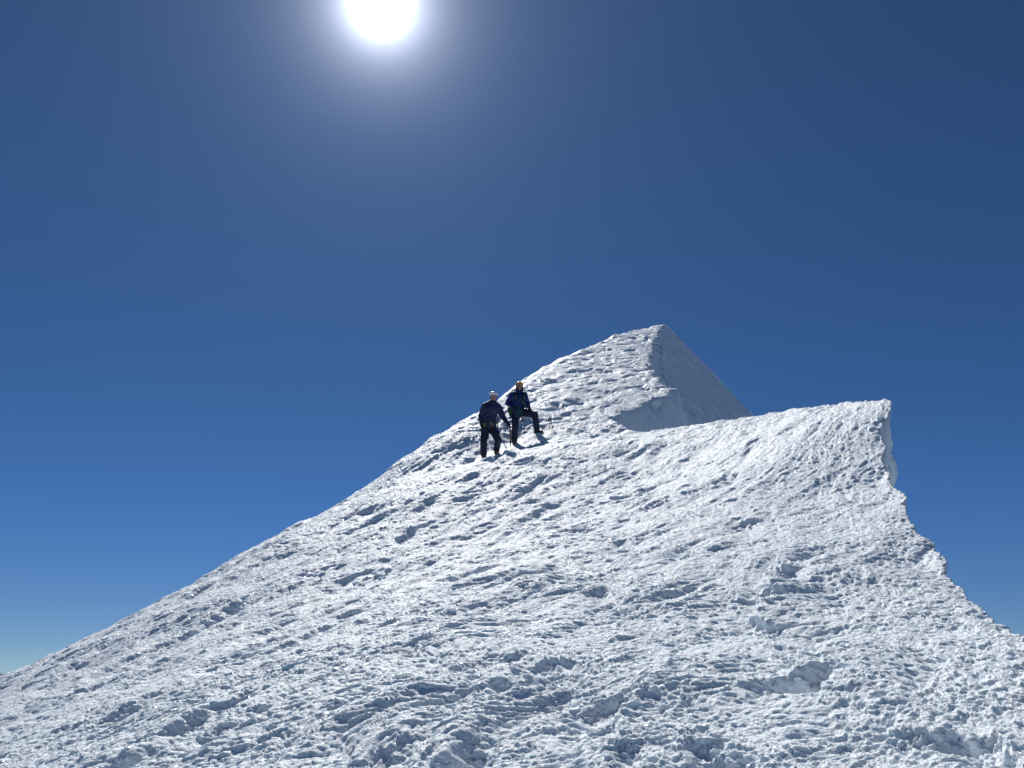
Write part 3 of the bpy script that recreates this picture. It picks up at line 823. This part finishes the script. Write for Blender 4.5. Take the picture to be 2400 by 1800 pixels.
# ---- right climber: yellow helmet, blue jacket, one boot raised on the slope
B = Frame(1203, 1044, 22.0)
JB = dict(head=B(952, 320, -.03), neck=B(938, 405, .03), chest=B(930, 520, .04), belly=B(925, 640, .05), pelvis=B(925, 715, .06),
          shL=B(828, 455, .06), elL=B(757, 590, .10), wrL=B(838, 655, -.10), shR=B(1028, 455, .05), elR=B(1078, 590, .06), wrR=B(1105, 655, -.08),
          hipL=B(882, 755, .06), knL=B(880, 975, -.05), anL=B(865, 1205, .05), toeL=B(860, 1262, -.17),
          hipR=B(985, 752, .05), knR=B(1200, 775, -.10), anR=B(1232, 1030, -.02), toeR=B(1330, 1062, -.12), dropL=.09, dropR=.10)
hB = {'L': (B(890, 668, -.15) - B(838, 655, -.10), B.away, UP, 1.0, .5),
      'R': (B(1132, 708, -.10) - B(1105, 655, -.08), -UP * .8 + B.away * .4, -B.right - B.away, 1.0, .55)}
pb, harB, PB, rB = climber(B, JB, 'person in blue jacket and yellow helmet with one boot raised higher on the slope', M_YELLOW, 'yellow climbing helmet', M_BLUE, M_MIRROR, M_BLACK, hB, 0.05, M_ORANGE)
bm = bmesh.new()                                                    # balaclava round the face
for s in (-1, 1):
    ball(bm, PB(s * .078, .005, -.045), .026, .055, .075, B, rB); ball(bm, PB(s * .060, -.01, -.11), .035, .05, .035, B, rB)
ball(bm, PB(0, .055, -.03), .085, .06, .10, B, rB)
finish('balaclava', bm, M_DARK, B.origin, pb, .010, 2)
bm = bmesh.new()
tube(bm, [PB(-.012 + .024 * math.cos(t), -.114 - .004 * math.cos(t), .070 + .020 * math.sin(t)) for t in np.linspace(.7, 5.6, 12)] + [PB(.026, -.113, .056), PB(.026, -.112, .088)], .006, 6, 0)
finish('helmet_emblem', bm, M_BLACK, B.origin, [c for c in pb.children if c.name.startswith('helmet')][0])
slings(B, harB, [[(962, 815, -.15), (950, 860, -.16), (985, 890, -.16), (1003, 860, -.16), (985, 815, -.15)], [(990, 815, -.15), (1005, 850, -.16), (1000, 890, -.15)], [(1010, 810, -.14), (1040, 870, -.15), (1030, 910, -.15), (1010, 860, -.15)]], M_CORD, B.origin, .006)
# backpack
back = bpy.data.objects.new('backpack', None); COL.objects.link(back); back.location = JB['chest'] + B.away * .3
tag(back, 'dark backpack with pale-edged shoulder straps worn by the blue-jacketed climber', 'backpack')
bm = bmesh.new()
for zx, zy, r in ((870, 430, .12), (900, 520, .16), (905, 620, .165), (905, 690, .15), (985, 470, .12), (985, 600, .15)):
    ball(bm, B(zx, zy, .30), r, .13, r, B)
for zx in (845, 862): ball(bm, B(zx, 402, .22), .055, .06, .05, B)
finish('pack_body', bm, M_DARK, back.location, back, .018, 3, .008)
for pts in ([(858, 400, .14), (868, 405, -.02), (886, 430, -.12), (888, 470, -.165), (868, 520, -.14), (852, 560, -.03), (852, 590, .12)],
            [(1000, 405, .14), (1010, 415, -.03), (1018, 450, -.12), (1020, 500, -.15), (1030, 540, -.1), (1038, 590, .1)]):
    bm = bmesh.new(); tube(bm, [B(*p) for p in pts], .022, 8); st = finish('shoulder_strap', bm, M_DARK, back.location, back)
    bm = bmesh.new(); tube(bm, [B(p[0] + 3, p[1], p[2] - .02) for p in pts[1:5]], .007, 6); finish('strap_piping', bm, M_GOLD, back.location, st)
# green stuff sack
bm = bmesh.new()
cone(bm, B(805, 690, .02), B(808, 760, .0), .060, .050); cone(bm, B(808, 760, .0), B(804, 800, 0), .045, .022)
sack = finish('stuff_sack', bm, M_GREEN, B(805, 740), None, .010, 2, .01)
tag(sack, 'green stuff sack hanging at the hip of the blue-jacketed climber', 'sack')
bm = bmesh.new(); tube(bm, [B(772, 655, .04), B(766, 700, .04), B(775, 740, .05), B(790, 705, .05), B(782, 660, .05)], .018, 8); finish('sack_strap', bm, M_DARK, B(805, 740), sack)
bm = bmesh.new(); tube(bm, [B(803, 800, 0), B(801, 840, 0), B(806, 885, 0)], .008, 6); finish('sack_cord', bm, M_CORD, B(805, 740), sack)
# coiled rope: over the shoulder, round the chest, bunched at the waist
bm = bmesh.new()
rr = random.Random(4)
for i in range(7):
    o = (i - 3) * 7
    tube(bm, [B(905 + o, 402 - o * .3, .10), B(918 + o, 410 - o * .3, -.06), B(950 + o, 450, -.17 - .006 * (i % 2)), B(990 + o, 530, -.205 - .006 * (i % 2)), B(1035 + o, 605, -.17), B(1062 + o * .5, 650 + o, -.06), B(1050, 680 + o, .10)], .0095, 7)
for i in range(9):
    x = 890 + i * 11
    lo = rr.uniform(800, 880)
    tube(bm, [B(935 + i * 4, 655, -.17), B(x, 690, -.215), B(x + rr.uniform(-12, 8), lo - 40, -.20 - .01 * (i % 3)), B(x + 8, lo, -.19), B(x + 20, lo - 45, -.215), B(x + 16, 700, -.225), B(945 + i * 4, 652, -.18)], .0095, 7)
for i in range(4):
    tube(bm, [B(905, 640 + i * 9, -.19), B(930, 628 + i * 9, -.235), B(955, 642 + i * 9, -.22)], .0095, 7)
coil = finish('rope_coil', bm, M_TEAL, B(950, 640, -.18), None, .0055, 0)
tag(coil, 'teal climbing rope coiled across the chest and waist of the climber in blue', 'rope')
# the thin rope between the two climbers
bm = bmesh.new()
tube(bm, [A(545, 965, -.18), A(600, 1030, -.17), A(640, 1080, -.13), A(662, 1105, -.02), A(695, 1140, .25), A(735, 1165, .5), A(770, 1166, .8), A(800, 1148, 1.1), B(828, 1090, -.05), B(850, 960, -.16), B(880, 800, -.20), B(905, 700, -.21)], .006, 7, 6)
link = finish('climbing_rope', bm, M_TEAL, A(735, 1165, .5))
tag(link, 'thin rope sagging between the legs of the two climbers', 'rope')
# axe stuck in the snow at right
X = Frame(1296, 1009, 22.6)
ice_axe('dark ice axe with a looped leash standing in the snow right of the raised boot', X(1447, 822), X(1500, 1028), X.right * .6 - X.away, M_BLACK,
        [X(1449, 826, -.02), X(1424, 880, -.03), X(1440, 920, -.03), X(1438, 965, -.03), X(1418, 1020, -.02), X(1412, 1035, -.03), X(1440, 1000, -.04), X(1470, 1010, -.04), X(1466, 1000, -.04), X(1445, 962, -.03), X(1446, 900, -.03), X(1450, 840, -.02)])
for zx, zy0, zy1, lab, mat, d in ((597, 785, 882, 'short dark stake in the snow behind the elbow of the navy-jacketed climber', M_BLACK, 24.6), (455, 1050, 1128, 'small grey stake in the snow seen between the legs of the navy-jacketed climber', M_STEEL, 21.9)):
    S = Frame(1080 + zx / 6.91, 860 + zy1 / 6.91, raymarch(1080 + zx / 6.91, 860 + zy1 / 6.91)[2] - .1)   # where that sight line meets the snow
    bm = bmesh.new(); top = S(zx - 8, zy0)
    cone(bm, S(zx, zy1) - UP * .12, top, .012, .017, 8); tube(bm, [top - S.right * .04, top + UP * .01, top + S.right * .035 - UP * .01], .010, 6)
    tag(finish('snow_stake', bm, mat, S.origin), lab, 'stake', 'stakes standing in the snow')
# ------------------------------------------------------------------ bare ice hanging on the breaks
ice, int_, ib = principled('glazed_ice', (.80, .88, .92), .35)
ib.inputs['Subsurface Weight'].default_value = .3; ib.inputs['Subsurface Radius'].default_value = (.55, .85, 1.0); ib.inputs['Subsurface Scale'].default_value = .05
inz = int_.nodes.new('ShaderNodeTexNoise'); inz.inputs['Scale'].default_value = 14; inz.inputs['Detail'].default_value = 5
ico = int_.nodes.new('ShaderNodeTexCoord'); ibu = int_.nodes.new('ShaderNodeBump'); ibu.inputs['Strength'].default_value = .5; ibu.inputs['Distance'].default_value = .03
int_.links.new(ico.outputs['Object'], inz.inputs['Vector']); int_.links.new(inz.outputs['Fac'], ibu.inputs['Height']); int_.links.new(ibu.outputs['Normal'], ib.inputs['Normal'])

def hanging_ice(name, label, rows, amp, freq, seed):
    """rows: (left px, right px, py, left distance, right distance, depth) from the top down; a closed bulging mass"""
    rows = np.array(rows, float); n, m = 160, 72
    s = np.linspace(0, len(rows) - 1, n); R_ = np.stack([np.interp(s, range(len(rows)), rows[:, i]) for i in range(6)], 1)
    P = np.empty((n, m, 3))
    th = np.linspace(0, 2 * math.pi, m, endpoint=False)
    for i, (l, r, py, d, d2, dep) in enumerate(R_):
        a, b = at(l, py, d), at(r, py, d2)
        c = (a + b) / 2; u = (b - a) / 2; w = np.array([c[0], c[1], 0]); w /= np.linalg.norm(w)
        end = min(1, i / 6.0 + .05, (n - 1 - i) / 6.0 + .05) ** .5
        P[i] = c + end * (np.cos(th)[:, None] * u * 1.0 + np.sin(th)[:, None] * w * dep)
    C = P.mean(1, keepdims=True); N = P - C; N /= np.linalg.norm(N, axis=2, keepdims=True) + 1e-9
    f = fbm(P[..., 0] * freq + P[..., 1] * freq * .7, P[..., 2] * freq * 1.3, seed, 4) * amp + amp * 1.2 * (lumps(P[..., 0] * freq * 1.3 + P[..., 1] * freq, P[..., 2] * freq * 1.6, seed + 5) - .5)
    P = P + N * f[..., None]
    bm = bmesh.new()
    V = [[bm.verts.new(P[i, j]) for j in range(m)] for i in range(n)]
    for i in range(n - 1):
        for j in range(m): bm.faces.new((V[i][j], V[i][(j + 1) % m], V[i + 1][(j + 1) % m], V[i + 1][j]))
    bm.faces.new(V[0]); bm.faces.new(V[-1][::-1])
    o = finish(name, bm, ice, P.reshape(-1, 3).mean(0)); tag(o, label, kind='structure')
    return o
hanging_ice('ice_edge', 'pale bulging ice under the broken right-hand rim', [(x0, x1, y, 12.75, 12.95, .3) for x0, x1, y in ((2054, 2082, 985), (2048, 2086, 998), (2046, 2088, 1011), (2044, 2090, 1037), (2044, 2091, 1059),
            (2046, 2096, 1078), (2048, 2102, 1100), (2052, 2102, 1119), (2058, 2092, 1138), (2066, 2084, 1148))], .020, 5.0, 501)
hanging_ice('ice_bulge', 'pale blue folded ice bulging below the notch in the ridge', [(1528, 1556, 940, 28.9, 29.6, .22), (1512, 1560, 950, 28.5, 29.6, .28), (1500, 1556, 961, 28.1, 29.5, .32), (1494, 1562, 976, 27.9, 29.4, .34),
            (1496, 1560, 990, 27.8, 29.3, .32), (1502, 1550, 1003, 27.7, 29.0, .30), (1508, 1540, 1018, 27.7, 28.7, .26)], .06, 1.7, 521)
